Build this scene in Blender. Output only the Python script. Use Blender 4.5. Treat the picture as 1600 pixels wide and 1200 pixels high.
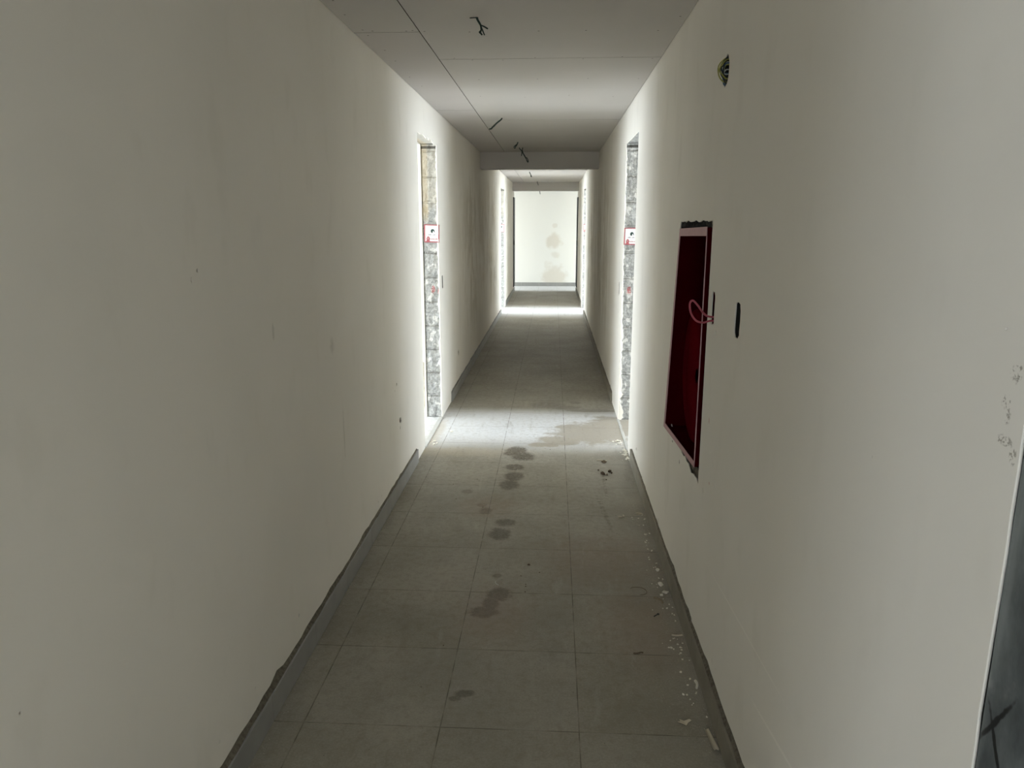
import bpy, bmesh, math, random
from mathutils import Vector, Matrix, noise as mnoise

for o in list(bpy.data.objects): bpy.data.objects.remove(o)
S = bpy.context.scene; C = S.collection

# ------------------------------------------------------------------ camera
CX, CH = .906, 1.6054
cd = bpy.data.cameras.new('camera'); cam = bpy.data.objects.new('camera', cd); C.objects.link(cam)
cd.sensor_width = 36; cd.sensor_fit = 'HORIZONTAL'; cd.lens = 1155.9/1600*36; cd.clip_start = .02; cd.clip_end = 200
pit, yaw = .2167, .0548
F = Vector((-math.sin(yaw)*math.cos(pit), math.cos(yaw)*math.cos(pit), -math.sin(pit)))
cam.location = (CX, 0, CH)
cam.rotation_euler = F.to_track_quat('-Z', 'Y').to_euler()
S.camera = cam

# ------------------------------------------------------------------ daylight and exposure
world = bpy.data.worlds.new('overcast_sky'); S.world = world; world.use_nodes = True
bg = world.node_tree.nodes['Background']
bg.inputs[0].default_value = (.845, .925, 1.0, 1)
bg.inputs[1].default_value = 9.0
vs = S.view_settings
vs.view_transform = 'Standard'; vs.look = 'None'; vs.gamma = 1; vs.use_curve_mapping = False
vs.exposure = .72
S.cycles.max_bounces = 16; S.cycles.diffuse_bounces = 12
S.cycles.sample_clamp_indirect = 6

W, H = 1.4504, 2.4336          # corridor width and ceiling height
LX, RX = -.004, W+.004         # plaster faces
WT = .13                       # wall thickness
T = .45                        # floor tile
A0, Y0 = .1076, 2.0915         # tile grid origin

def portal(name, loc, sx, sy, rot):
    l = bpy.data.lights.new(name, 'AREA'); l.shape = 'RECTANGLE'; l.size = sx; l.size_y = sy
    l.cycles.is_portal = True
    o = bpy.data.objects.new(name, l); o.location = loc; o.rotation_euler = rot; C.objects.link(o)
R90 = math.pi/2
# window openings of the building: (x, y0, y1, z0, z1, facing)
WIN = [(-3.2, 3.6, 7.7, .2, 2.25, 1), (4.65, 3.9, 7.4, .5, 2.2, -1),
       (-2.2, 11.5, 15.9, .05, 2.4, 1), (3.65, 11.5, 15.9, .05, 2.4, -1),
       (-2.2, 17.62, 18.8, .02, 2.05, 1), (3.65, 17.62, 18.8, .02, 2.05, -1),
       (-2.4, -2.5, -1.3, 1.0, 2.1, 1)]
REAR = (.2, 1.1, 1.1, 1.95)     # unseen window added behind the camera to light the near walls
for x, y0, y1, z0, z1, s in WIN:
    portal('window_daylight', (x-.06*s, (y0+y1)/2, (z0+z1)/2), z1-z0, y1-y0, (0, -R90*s, 0))

portal('window_daylight', ((REAR[0]+REAR[1])/2, -3.06, (REAR[2]+REAR[3])/2), REAR[1]-REAR[0], REAR[3]-REAR[2], (R90, 0, 0))

# ------------------------------------------------------------------ helpers
def obj(name, me, m=None, parent=None, kind=None):
    if isinstance(me, bmesh.types.BMesh):
        d = bpy.data.meshes.new(name); bmesh.ops.recalc_face_normals(me, faces=me.faces); me.to_mesh(d); me.free(); me = d
    o = bpy.data.objects.new(name, me); C.objects.link(o)
    if m:
        for q in (m if isinstance(m, (list, tuple)) else [m]): me.materials.append(q)
    if parent: o.parent = parent
    if kind: o['kind'] = kind
    return o
def struct(name, bm, m): return obj(name, bm, m, None, 'structure')
def tag(o, label, cat, group=None):
    o['label'] = label; o['category'] = cat
    if group: o['group'] = group
    return o
def thing(name, loc, label, cat, group=None):
    o = bpy.data.objects.new(name, None); C.objects.link(o); o.location = loc; o.empty_display_size = .05
    return tag(o, label, cat, group)
def box(bm, x0, x1, y0, y1, z0, z1, mi=0):
    v = [bm.verts.new(p) for p in ((x0,y0,z0),(x1,y0,z0),(x1,y1,z0),(x0,y1,z0),(x0,y0,z1),(x1,y0,z1),(x1,y1,z1),(x0,y1,z1))]
    for q in ((0,3,2,1),(4,5,6,7),(0,1,5,4),(1,2,6,5),(2,3,7,6),(3,0,4,7)):
        f = bm.faces.new([v[i] for i in q]); f.material_index = mi
    return bm
def bx(*a): return box(bmesh.new(), *a)
def smooth_pts(P, n=5):
    P = [Vector(p) for p in P]
    if len(P) < 3: return P
    out = []
    for i in range(len(P)-1):
        p0 = P[max(i-1,0)]; p1 = P[i]; p2 = P[i+1]; p3 = P[min(i+2,len(P)-1)]
        for k in range(n):
            t = k/n
            out.append(.5*((2*p1)+(p2-p0)*t+(2*p0-5*p1+4*p2-p3)*t*t+(3*p1-p0-3*p2+p3)*t**3))
    out.append(P[-1]); return out
def tube(bm, P, r, n=8, closed=False, taper=1.0):
    P = smooth_pts(P); rings = []
    up = Vector((.13,.21,1)).normalized()
    for i, p in enumerate(P):
        d = (P[min(i+1,len(P)-1)]-P[max(i-1,0)])
        if d.length < 1e-9: d = Vector((0,0,1))
        d.normalize()
        a = d.cross(up)
        if a.length < .05: a = d.cross(Vector((1,0,0)))
        a.normalize(); b = d.cross(a)
        rr = r*(1+(taper-1)*i/(len(P)-1))
        rings.append([bm.verts.new(p+rr*(a*math.cos(2*math.pi*k/n)+b*math.sin(2*math.pi*k/n))) for k in range(n)])
    for A, B in zip(rings, rings[1:]):
        for k in range(n): bm.faces.new((A[k], A[(k+1)%n], B[(k+1)%n], B[k]))
    bm.faces.new(rings[0][::-1]); bm.faces.new(rings[-1])
    return bm
def smooth(o):
    for p in o.data.polygons: p.use_smooth = True
    return o
def rel(P, o): return [tuple(Vector(p)-Vector(o)) for p in P]

# ------------------------------------------------------------------ material helpers
class G:
    def __init__(s, name):
        s.m = bpy.data.materials.new(name); s.m.use_nodes = True
        s.nt = s.m.node_tree; s.n = s.nt.nodes; s.l = s.nt.links
        s.b = s.n['Principled BSDF']; s.b.inputs['Roughness'].default_value = .85
        s.co = s.n.new('ShaderNodeTexCoord').outputs['Object']
        s.sep = s.n.new('ShaderNodeSeparateXYZ'); s.l.new(s.co, s.sep.inputs[0])
        s.x, s.y, s.z = s.sep.outputs
    def put(s, inp, v):
        if isinstance(v, bpy.types.NodeSocket): s.l.new(v, inp)
        elif v is not None:
            if isinstance(v, tuple) and len(v) == 3 and len(inp.default_value) == 4: v = v+(1,)
            inp.default_value = v
    def math(s, op, a, b=None, c=None, clamp=False):
        n = s.n.new('ShaderNodeMath'); n.operation = op; n.use_clamp = clamp
        s.put(n.inputs[0], a)
        if b is not None: s.put(n.inputs[1], b)
        if c is not None: s.put(n.inputs[2], c)
        return n.outputs[0]
    def noise(s, scale, detail=4, vec=(1,1,1), off=(0,0,0), rough=.5, dist=0):
        mp = s.n.new('ShaderNodeMapping'); s.l.new(s.co, mp.inputs[0]); mp.inputs['Scale'].default_value = vec; mp.inputs['Location'].default_value = off
        n = s.n.new('ShaderNodeTexNoise'); s.l.new(mp.outputs[0], n.inputs['Vector'])
        n.inputs['Scale'].default_value = scale; n.inputs['Detail'].default_value = detail
        n.inputs['Roughness'].default_value = rough; n.inputs['Distortion'].default_value = dist
        return n.outputs[0]
    def step(s, v, a, b, lo=0.0, hi=1.0):
        n = s.n.new('ShaderNodeMapRange'); n.interpolation_type = 'SMOOTHSTEP'
        s.put(n.inputs[0], v); n.inputs[1].default_value = a; n.inputs[2].default_value = b
        n.inputs[3].default_value = lo; n.inputs[4].default_value = hi
        return n.outputs[0]
    def mix(s, f, a, b):
        n = s.n.new('ShaderNodeMix'); n.data_type = 'RGBA'
        s.put(n.inputs[0], f); s.put(n.inputs[6], a); s.put(n.inputs[7], b); return n.outputs[2]
    def mul(s, *v):
        r = v[0]
        for q in v[1:]: r = s.math('MULTIPLY', r, q)
        return r
    def mx(s, *v):
        r = v[0]
        for q in v[1:]: r = s.math('MAXIMUM', r, q)
        return r
    def ell(s, u, v, cu, cv, ru, rv, wob, rot=0, soft=.25):
        """blot with a ragged rim; wob = 0..1 noise socket"""
        a = s.math('SUBTRACT', u, cu); b = s.math('SUBTRACT', v, cv)
        if rot:
            ca, sa = math.cos(rot), math.sin(rot)
            a2 = s.math('ADD', s.math('MULTIPLY', a, ca), s.math('MULTIPLY', b, sa))
            b = s.math('SUBTRACT', s.math('MULTIPLY', b, ca), s.math('MULTIPLY', a, sa)); a = a2
        a = s.math('DIVIDE', a, ru); b = s.math('DIVIDE', b, rv)
        d = s.math('SQRT', s.math('ADD', s.math('MULTIPLY', a, a), s.math('MULTIPLY', b, b)))
        d = s.math('ADD', d, s.math('MULTIPLY', s.math('SUBTRACT', wob, .5), 1.6))
        return s.step(d, 1-soft, 1+soft, 1, 0)
    def bump(s, h, strength=.3, dist=.002):
        n = s.n.new('ShaderNodeBump'); n.inputs['Strength'].default_value = strength; n.inputs['Distance'].default_value = dist
        s.l.new(h, n.inputs['Height']); s.l.new(n.outputs[0], s.b.inputs['Normal'])
    def col(s, c): s.put(s.b.inputs['Base Color'], c)
    def rgh(s, r): s.put(s.b.inputs['Roughness'], r)

def plain(name, c, r=.6, metal=0, var=.15, scale=30):
    g = G(name); n = g.noise(scale, 3)
    g.col(g.mix(n, tuple(q*(1-var) for q in c), tuple(min(1,q*(1+var)) for q in c)))
    g.rgh(r); g.b.inputs['Metallic'].default_value = metal
    return g.m

def plaster(name, streaks=True, endwall=False):
    g = G(name)
    big = g.noise(.9, 3); fine = g.noise(60, 4); mid = g.noise(7, 5, (1,1,.5))
    c = g.mix(g.step(big, .35, .65), (.80,.772,.708), (.845,.816,.752))
    c = g.mix(g.math('MULTIPLY', g.step(mid, .55, .75), .35), c, (.73,.70,.63))
    if streaks:   # dirt run down the wall between the doorways, and paler trowel marks in it
        zone = g.mul(g.step(g.y, 6.9, 8.4), g.step(g.y, 11.6, 12.9, 1, 0), g.step(g.z, .15, .9), g.step(g.z, 1.7, 2.35, 1, 0))
        st = g.noise(3.0, 6, (1,.9,.34), (0,3,0), .75)
        st2 = g.noise(5, 6, (1,1.3,.45), (4,1,2), .7)
        c = g.mix(g.mul(zone, g.step(st, .46, .56), .8), c, (.56,.51,.42))
        c = g.mix(g.mul(zone, g.step(st2, .50, .60), .9), c, (.88,.85,.78))
        z2 = g.mul(g.step(g.y, 8.3, 9.2), g.step(g.y, 10.2, 11.2, 1, 0))
        c = g.mix(g.mul(z2, g.step(g.z, 2.0, 2.4, 1, .4), .4), c, (.50,.46,.39))
        # faint grime near the camera
        sc = g.noise(2.2, 4, (1,1,.4), (7,0,0))
        c = g.mix(g.mul(g.step(sc, .58, .8), .35), c, (.68,.65,.58))
    if endwall:
        c = g.mix(1.0, c, (.79,.785,.735))
        wb = g.noise(6, 5)
        m = g.mx(g.ell(g.x, g.z, .92, 1.12, .19, .17, wb, 0, .35),
                 g.mul(g.ell(g.x, g.z, .95, 1.5, .06, .05, wb), .6),
                 g.mul(g.ell(g.x, g.z, .95, .78, .10, .07, wb, 0, .5), .6),
                 g.mul(g.ell(g.x, g.z, .93, .15, .30, .36, wb, 0, .35), .9))
        c = g.mix(g.mul(m, .5), c, (.58,.51,.40))
    if streaks:   # scuffs, stains and trowel lines on the near walls
        wq = g.noise(55, 4); fq = g.noise(170, 3, off=(2,2,2), rough=.7)
        rt = g.step(g.x, .7, .71); lf = g.step(g.x, .7, .71, 1, 0)
        Q = lambda *a, **k: g.ell(g.y, g.z, *a, **k)
        sc_ = g.mx(Q(.888,1.43,.012,.010,wq,rot=-.6), Q(.900,1.392,.008,.010,wq), Q(.893,1.376,.006,.012,wq), Q(.892,1.345,.016,.006,wq), Q(.872,1.33,.006,.010,wq))
        c = g.mix(g.mul(rt, sc_, g.step(fq, .50, .60), .7), c, (.22,.19,.14))
        tl = g.mx(Q(1.98,.474,.36,.003,wq,rot=-.09,soft=.6), Q(1.55,.39,.25,.004,wq,rot=-.18,soft=.6))
        c = g.mix(g.mul(rt, tl, .5), c, (.95,.92,.85))
        rs = g.mx(Q(2.52,.93,.006,.012,wq), Q(2.46,.72,.006,.006,wq), Q(3.4,1.0,.012,.006,wq))
        c = g.mix(g.mul(rt, rs, .5), c, (.5,.2,.17))
        ls = g.mx(Q(3.09,.70,.008,.10,wq,soft=.6), Q(2.98,1.1,.02,.03,wq,soft=.6), Q(2.35,1.25,.008,.03,wq))
        c = g.mix(g.mul(lf, ls, .35), c, (.45,.43,.37))
    g.col(c); g.rgh(.9)
    g.bump(g.math('ADD', g.math('MULTIPLY', fine, .35), mid), .25, .003)
    return g.m

def tiles():
    g = G('grey_floor_tile')
    def grid(c, o):
        f = g.math('FRACT', g.math('ADD', g.math('DIVIDE', g.math('SUBTRACT', c, o), T), 100.5))
        return g.mul(g.math('ABSOLUTE', g.math('SUBTRACT', f, .5)), T)
    gx, gy = grid(g.x, A0), grid(g.y, Y0)
    jit = g.noise(9, 2)
    gw = g.math('MINIMUM', gx, gy)
    gr = g.step(gw, .0012, .0026, 1, 0)
    wn = g.n.new('ShaderNodeTexWhiteNoise'); wn.noise_dimensions = '2D'
    cb = g.n.new('ShaderNodeCombineXYZ')
    g.l.new(g.math('FLOOR', g.math('DIVIDE', g.math('SUBTRACT', g.x, A0), T)), cb.inputs[0])
    g.l.new(g.math('FLOOR', g.math('DIVIDE', g.math('SUBTRACT', g.y, Y0), T)), cb.inputs[1])
    g.l.new(cb.outputs[0], wn.inputs[0])
    n1 = g.noise(2.1, 6, off=(3,0,0), rough=.6); n2 = g.noise(30, 6, rough=.7); n3 = g.noise(130, 4, rough=.7)
    c = g.mix(g.step(g.math('ADD', g.mul(n1, .6), g.mul(n3, .4)), .36, .64), (.235,.217,.172), (.335,.312,.26))
    c = g.mix(g.mul(g.step(n2, .45, .7), .4), c, (.20,.178,.135))
    c = g.mix(g.mul(wn.outputs[0], .10), c, (.42,.42,.41))
    wob = g.noise(11, 5, off=(5,5,0), rough=.65); wob2 = g.noise(30, 6, off=(1,8,0), rough=.85)
    # cement dust round the doorways, paled further to paint their light pools in
    dust = g.mx(g.mul(g.step(g.y, 4.9, 5.5), g.step(g.y, 6.05, 6.35, 1, 0)),
                g.mul(g.step(g.y, 12.4, 13.2), g.step(g.y, 13.9, 14.6, 1, 0)), g.step(g.y, 17.2, 17.8))
    c = g.mix(g.mul(dust, g.step(n2, .25, .6, .5, .95)), c, (.58,.59,.60))
    # dust line along the right baseboard
    dr = g.mul(g.step(g.x, 1.2, 1.4), g.step(g.y, 4.7, 5.2, 1, 0), g.step(n2, .5, .66))
    c = g.mix(g.mul(dr, .5), c, (.42,.39,.33))
    E = lambda *a, **k: g.ell(g.x, g.y, *a, **k)
    # damp brown patch spreading from the right doorway
    damp = g.mx(E(1.22,5.55,.30,.30,wob), E(1.42,5.75,.22,.30,wob), E(.98,5.33,.18,.12,wob), E(.86,5.22,.12,.06,wob), E(1.05,5.7,.12,.10,wob))
    c = g.mix(g.mul(damp, .75), c, (.25,.215,.155))
    dry = g.mx(E(.25,5.02,.4,.10,wob, soft=.6), E(.02,5.5,.045,.40,wob, soft=.6))
    c = g.mix(g.mul(dry, .5), c, (.36,.31,.23))
    # wet shoe prints and blots
    k = g.step(g.noise(70, 4, off=(3,9,0), rough=.8), .35, .6, .7, 1)
    foot = g.mx(E(.685,2.975,.055,.06,wob2), E(.655,2.895,.035,.06,wob2), E(.63,2.82,.06,.045,wob2),
                E(.665,3.77,.055,.05,wob2), E(.645,3.62,.055,.075,wob2),
                E(.672,4.52,.06,.085,wob2), E(.648,4.36,.06,.085,wob2), E(.665,4.70,.065,.06,wob2),
                E(.66,5.06,.075,.10,wob2), E(.715,4.93,.08,.09,wob2), E(.62,5.0,.05,.05,wob2), g.mul(E(.665,3.15,.02,.02,wob2), .7),
                g.mul(E(.54,3.93,.035,.045,wob2),1.0), g.mul(E(.51,4.02,.03,.03,wob2),.7), g.mul(E(.40,4.23,.035,.035,wob2),.6),
                g.mul(E(.615,2.27,.035,.02,wob2),.8), g.mul(E(.585,2.24,.02,.015,wob2),.7))
    c = g.mix(g.mul(foot, k, .9), c, (.075,.06,.038))
    up = g.mx(E(.86,6.42,.14,.10,wob2, soft=.4), E(1.03,6.34,.12,.07,wob2), E(1.12,6.52,.05,.05,wob2), E(1.25,6.24,.22,.05,wob2))
    c = g.mix(g.mul(up, .7), c, (.13,.11,.075))
    warm = g.mx(E(1.15,3.35,.25,.25,wob, soft=.7), E(1.28,2.75,.14,.3,wob, soft=.7), E(.68,2.8,.14,.2,wob, soft=.7), E(.55,4.0,.15,.15,wob, soft=.7))
    c = g.mix(g.mul(warm, .35), c, (.25,.17,.115))
    # mud dribble towards the right wall
    mud = g.mx(E(1.243,4.42,.010,.26,wob2, soft=.4), E(1.21,3.95,.012,.25,wob2,rot=.1,soft=.5))
    c = g.mix(g.mul(mud, g.step(n2, .4, .6), .5), c, (.10,.085,.06))
    ss = g.noise(75, 2, off=(2,2,0))
    c = g.mix(g.mul(g.step(ss, .735, .77), .7), c, (.06,.05,.035))
    near = g.mul(g.step(g.y, 4.2, 4.9), g.step(g.y, 5.6, 6.1, 1, .15))
    sp = g.noise(48, 3, off=(4,1,0), rough=.7)
    c = g.mix(g.mul(near, g.step(sp, .62, .68), .6), c, (.13,.11,.08))
    tr = g.noise(5, 5, (2.2,.5,1), (3,3,0), .7)
    c = g.mix(g.mul(g.step(tr, .55, .68), .28), c, (.19,.17,.13))
    c = g.mix(g.mul(g.step(tr, .30, .42, 1, 0), .25), c, (.42,.40,.35))
    lg = g.noise(90, 2, off=(12,2,0))
    c = g.mix(g.mul(g.step(lg, .74, .78), .45), c, (.5,.48,.42))
    c = g.mix(g.mul(gr, g.step(jit, .35, .62, .2, .85)), c, (.085,.07,.05))
    # scratches running down the corridor
    sc = g.noise(22, 2, (1,.035,1), (0,0,5)); c = g.mix(g.mul(g.step(sc, .72, .745), .3), c, (.40,.38,.33))
    g.col(c)
    g.rgh(g.math('SUBTRACT', g.step(n2, .3, .7, .5, .7), g.mul(g.mx(foot, up, g.mul(damp, .6)), .18)))
    g.bump(g.math('SUBTRACT', g.mul(n2, .3), g.mul(gr, 2.0)), .25, .002)
    return g.m

def block():
    g = G('raw_concrete_block')
    n = g.noise(45, 6, rough=.7); n2 = g.noise(18, 4, off=(2,0,1)); n3 = g.noise(90, 3)
    c = g.mix(g.step(n, .3, .7), (.25,.255,.25), (.50,.51,.505))
    c = g.mix(g.mul(g.step(n2, .56, .64), .7), c, (.75,.75,.73))
    f = g.math('FRACT', g.math('ADD', g.math('DIVIDE', g.z, .195), g.mul(n2, .12)))
    j = g.mx(g.step(f, .0, .05, 1, 0), g.step(f, .95, 1, 0, 1))
    c = g.mix(g.mul(j, .6), c, (.12,.115,.10))
    # yellowed strip of mounting foam on the upper left jamb
    foam = g.mul(g.step(g.math('ADD', g.x, g.mul(g.math('SUBTRACT', n, .5), .05)), -.095, -.075, 1, 0), g.step(g.z, 1.55, 1.7), g.step(g.x, -.2, -.19))
    c = g.mix(g.mul(foam, .6), c, (.58,.45,.25))
    up = g.mul(g.step(g.z, 1.66, 1.75), g.step(g.x, .5, .51, 1, 0))
    c = g.mix(g.mul(up, .5), c, (.52,.49,.42))
    wb = g.noise(60, 4)
    s1 = g.mx(g.ell(g.x, g.z, -.06, 1.065, .014, .028, wb), g.ell(g.x, g.z, -.015, 1.05, .008, .02, wb), g.ell(g.x, g.z, 1.512, 1.065, .016, .03, wb))
    s1 = g.mul(s1, g.step(g.y, 7, 7.1, 1, 0), g.step(g.noise(140, 3), .38, .5))
    c = g.mix(g.mul(s1, .8), c, (.42,.06,.065))
    c = g.mix(g.mul(g.step(g.z, 2.152, 2.157), g.step(g.z, 2.172, 2.178, 1, 0), g.step(g.y, 5.935, 5.945), .85), c, (.05,.045,.035))
    g.col(c); g.rgh(.95); g.bump(g.math('SUBTRACT', n, g.mul(j, .6)), .9, .008)
    return g.m
def mortar():
    g = G('brown_mortar'); n = g.noise(70, 6, rough=.7)
    g.col(g.mix(g.step(n, .3, .7), (.09,.078,.056), (.20,.178,.135))); g.rgh(.95); g.bump(n, .8, .006); return g.m
def board():
    g = G('plasterboard'); n = g.noise(2.5, 4); n2 = g.noise(120, 2)
    c = g.mix(n, (.54,.52,.49), (.59,.565,.54))
    left = g.mul(g.step(g.x, .29, .30, 1, 0), g.step(g.y, 3.5, 3.6))
    c = g.mix(g.mul(left, .25), c, (.56,.51,.515))
    g.col(c); g.rgh(.85); g.bump(n2, .05, .001); return g.m
def red_enamel(name, a, b):
    g = G(name); n = g.noise(9, 5)
    g.col(g.mix(n, a, b)); g.rgh(.6); g.b.inputs['Specular IOR Level'].default_value = 0; return g.m
def dark_steel():
    g = G('dark_grey_steel'); n = g.noise(7, 6, (1,1,.5), rough=.65); st = g.noise(30, 4, (1,1,.05)); bl = g.noise(14, 4, (1,1,.7), (3,3,3))
    c = g.mix(g.step(n, .35, .65), (.07,.082,.085), (.19,.21,.215))
    c = g.mix(g.mul(g.step(st, .55, .7), .5), c, (.28,.30,.30))
    c = g.mix(g.mul(g.step(bl, .64, .72), .6), c, (.35,.36,.35))
    wb = g.noise(50, 3)
    for (y, z, r, l) in ((.835,1.0,.9,.05),(.825,.965,-.8,.05),(.83,.86,-.7,.04),(.84,.87,.6,.03)):
        c = g.mix(g.ell(g.y, g.z, y, z, .0035, l, wb, r*.6, .3), c, (.012,.013,.013))
    g.col(c); g.rgh(.5); g.b.inputs['Metallic'].default_value = .2; return g.m
M = dict(plaster=plaster('plaster_wall'), endp=plaster('plaster_end_wall', False, True), room=plaster('plaster_room', False),
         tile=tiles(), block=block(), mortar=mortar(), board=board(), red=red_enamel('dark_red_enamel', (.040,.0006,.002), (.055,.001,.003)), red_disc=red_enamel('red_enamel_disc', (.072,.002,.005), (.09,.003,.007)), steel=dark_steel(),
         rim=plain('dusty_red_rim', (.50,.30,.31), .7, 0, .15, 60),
         base_r=plain('dusty_skirting_tile', (.235,.215,.17), .7, 0, .25, 9),
         base=plain('grey_skirting_tile', (.29,.29,.275), .5, 0, .2, 8),
         hole_shade=plain('hole_shade_black', (.02,.02,.018), .9), black=plain('black_metal', (.016,.018,.016), .6),  # first one: near-black that paints the shade inside holes and gaps
         bead=plain('grey_threshold', (.42,.42,.40), .7),
         chip=plain('plaster_chip', (.78,.75,.66), .9, 0, .2, 50), dust=plain('grit', (.52,.49,.42), .95, 0, .3, 90),
         bark=plain('pale_bark', (.27,.22,.15), .9),
         brown=plain('dry_bark', (.12,.085,.05), .9), card=plain('torn_paper', (.58,.52,.41), .9, 0, .12, 40),
         paper=plain('white_paper', (.80,.80,.82), .8, 0, .02), sred=plain('red_print', (.42,.10,.12), .6, 0, .1),
         green=plain('dark_green_print', (.02,.05,.045), .7), ink=plain('grey_print', (.25,.24,.30), .7),
         cab_g=plain('dark_green_cable', (.012,.03,.022), .5), cab_k=plain('dark_cable', (.02,.022,.02), .5),
         w_y=plain('yellow_green_wire', (.30,.30,.06), .45), w_b=plain('blue_wire', (.05,.12,.22), .45), w_w=plain('white_wire', (.55,.57,.55), .45),
         w_k=plain('black_wire', (.012,.014,.014), .45), w_p=plain('red_cable', (.36,.06,.09), .45), screw=plain('screw_head', (.08,.07,.06), .6))

# ------------------------------------------------------------------ plaster skins with real openings
def jag(p0, p1, amp, step, rng, ends=True):
    p0 = Vector(p0); p1 = Vector(p1); d = p1-p0; L = d.length; n = max(2, int(L/step)); nn = Vector((-d.y, d.x))/L
    out = [tuple(p0)]
    for i in range(1, n):
        t = (i+rng.uniform(-.3,.3))/n
        out.append(tuple(p0+d*t+nn*rng.uniform(-amp, amp)))
    return out+[tuple(p1)]
def blob(cy, cz, ry, rz, seed, n=9, rough=.35):
    r = random.Random(seed)
    return [(cy+ry*(1+r.uniform(-rough,rough*.5))*math.cos(2*math.pi*k/n), cz+rz*(1+r.uniform(-rough,rough*.5))*math.sin(2*math.pi*k/n)) for k in range(n)]
def slot(cy, cz, ry, rz, seed, n=20):
    r = random.Random(seed); out = []
    for k in range(n):
        a = 2*math.pi*k/n; c, s = math.cos(a), math.sin(a)
        e = .45
        out.append((cy+ry*math.copysign(abs(c)**e, c)*(1+r.uniform(-.12,.06)), cz+rz*math.copysign(abs(s)**e, s)*(1+r.uniform(-.04,.03))))
    return out
def skin(name, xface, into, outer, holes, m, t=.012):
    cu = bpy.data.curves.new('tmp', 'CURVE'); cu.dimensions = '2D'; cu.fill_mode = 'BOTH'; cu.extrude = t/2
    for P in [outer]+holes:
        sp = cu.splines.new('POLY'); sp.points.add(len(P)-1); sp.use_cyclic_u = True
        for q, p in zip(sp.points, P): q.co = (p[0], p[1], 0, 1)
    co = bpy.data.objects.new('tmp', cu); C.objects.link(co)
    dg = bpy.context.evaluated_depsgraph_get()
    me = bpy.data.meshes.new_from_object(co.evaluated_get(dg))
    bpy.data.objects.remove(co); bpy.data.curves.remove(cu)
    for v in me.vertices:
        u, w, e = v.co; v.co = (xface+into*(e+t/2), u, w)
    bm = bmesh.new(); bm.from_mesh(me); bmesh.ops.remove_doubles(bm, verts=bm.verts, dist=1e-6)
    me.materials.clear()
    o = obj(name, bm, m, None, 'structure')
    return o

rg = random.Random(7)
def wavy(y0, y1, z0, z1, amp, seed):
    r = random.Random(seed); n = int(abs(y1-y0)/.06); out = []
    for i in range(n+1):
        t = i/n; y = y0+(y1-y0)*t
        z = z0+(z1-z0)*t + amp*(mnoise.noise(Vector((y*3.1, seed, 0)))*1.0 + .6*mnoise.noise(Vector((y*11, seed, 3)))) + (r.uniform(.004,.016) if r.random() < .06 else 0)
        out.append((y, z))
    return out
DZ = 2.18
def outer_left():
    P = wavy(.3, 4.767, .128, .098, .014, 1)
    P += [(4.78,.105),(4.785,0),(5.10,0)]
    P += [(5.10, DZ+.002)]
    P += jag((5.10,DZ+.015),(5.93,DZ+.0),.012,.06,rg)[1:]
    P += jag((5.95,DZ-.01),(5.95,0),.010,.045,rg)
    P += [(6.50,0)] + wavy(6.52, 13.0, .095, .095, .006, 2) + [(13.02,0),(13.1,0),(13.1,2.17)]
    P += jag((14.05,2.17),(14.05,0),.012,.08,rg)
    P += [(14.35,0)] + wavy(14.37, 17.58, .095, .095, .005, 3) + [(17.6,.09)]
    return P+[(17.6,2.6),(.3,2.6)]
def outer_right():
    P = wavy(.865, 4.75, .132, .085, .014, 5)
    P += [(4.86,.09),(4.865,0),(5.10,0),(5.10,DZ)]
    P += [(5.95,DZ)] + jag((5.95,DZ-.01),(5.95,1.0),.007,.05,rg) + jag((5.95,.99),(5.955,0),.020,.05,rg)
    P += [(6.56,0)] + wavy(6.58, 13.0, .095, .095, .006, 6) + [(13.02,0),(13.1,0),(13.1,2.17)]
    P += jag((14.05,2.17),(14.05,0),.012,.08,rg)
    P += [(14.35,0)] + wavy(14.37, 17.58, .095, .095, .005, 8) + [(17.6,.09),(17.6,2.6)]
    P += jag((.860,2.6),(.862,.20),.002,.05,rg)
    return P
chipsL = [(1.868,1.482,.006,.007),(1.833,1.460,.006,.010),(2.355,1.238,.003,.010),(2.37,1.28,.003,.003),(4.281,.430,.035,.020),(4.27,.385,.010,.016),
          (4.208,.666,.018,.011),(4.15,.64,.010,.006),(3.657,.150,.014,.006),(3.60,.163,.012,.004),(3.73,.155,.010,.006),(1.078,.775,.004,.004),
          (2.41,.20,.010,.008),(2.36,.215,.004,.004),(3.107,.739,.003,.004),(5.06,.667,.006,.005),(1.62,.20,.012,.010),(1.75,.19,.005,.006),
          (2.0,.185,.006,.005),(7.068,.355,.04,.036)]
holesL = [blob(a,b,c,d,i) for i,(a,b,c,d) in enumerate(chipsL)]
holesL.append(slot(6.115,1.115,.035,.055,40))
skin('wall_left', LX, -1, outer_left(), holesL, M['plaster'], .007)
chipsR = [(2.50,1.238,.010,.010),(2.42,.80,.005,.014),(2.47,.83,.006,.004),(2.38,.74,.005,.012),(2.43,.70,.004,.004),(2.55,.66,.006,.012),
          (3.05,.60,.012,.012),(3.25,.63,.020,.008),(3.40,.66,.010,.012),(3.48,.64,.010,.012),(3.9,.29,.010,.010),(4.35,.16,.012,.010),(4.6,.17,.02,.014),
          (3.55,.12,.014,.02),(2.88,.150,.008,.020),(2.84,.155,.004,.014),(2.62,.12,.005,.02),(2.26,.165,.006,.012),(2.2,.17,.006,.006),
          (1.24,1.211,.002,.006),(1.97,1.786,.003,.003),(.92,1.478,.002,.003)]
holesR = [blob(a,b,c,d,i+60) for i,(a,b,c,d) in enumerate(chipsR)]
holesR.append(slot(2.565,1.315,.028,.056,41)); holesR.append(slot(2.222,1.318,.034,.054,42))
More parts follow.
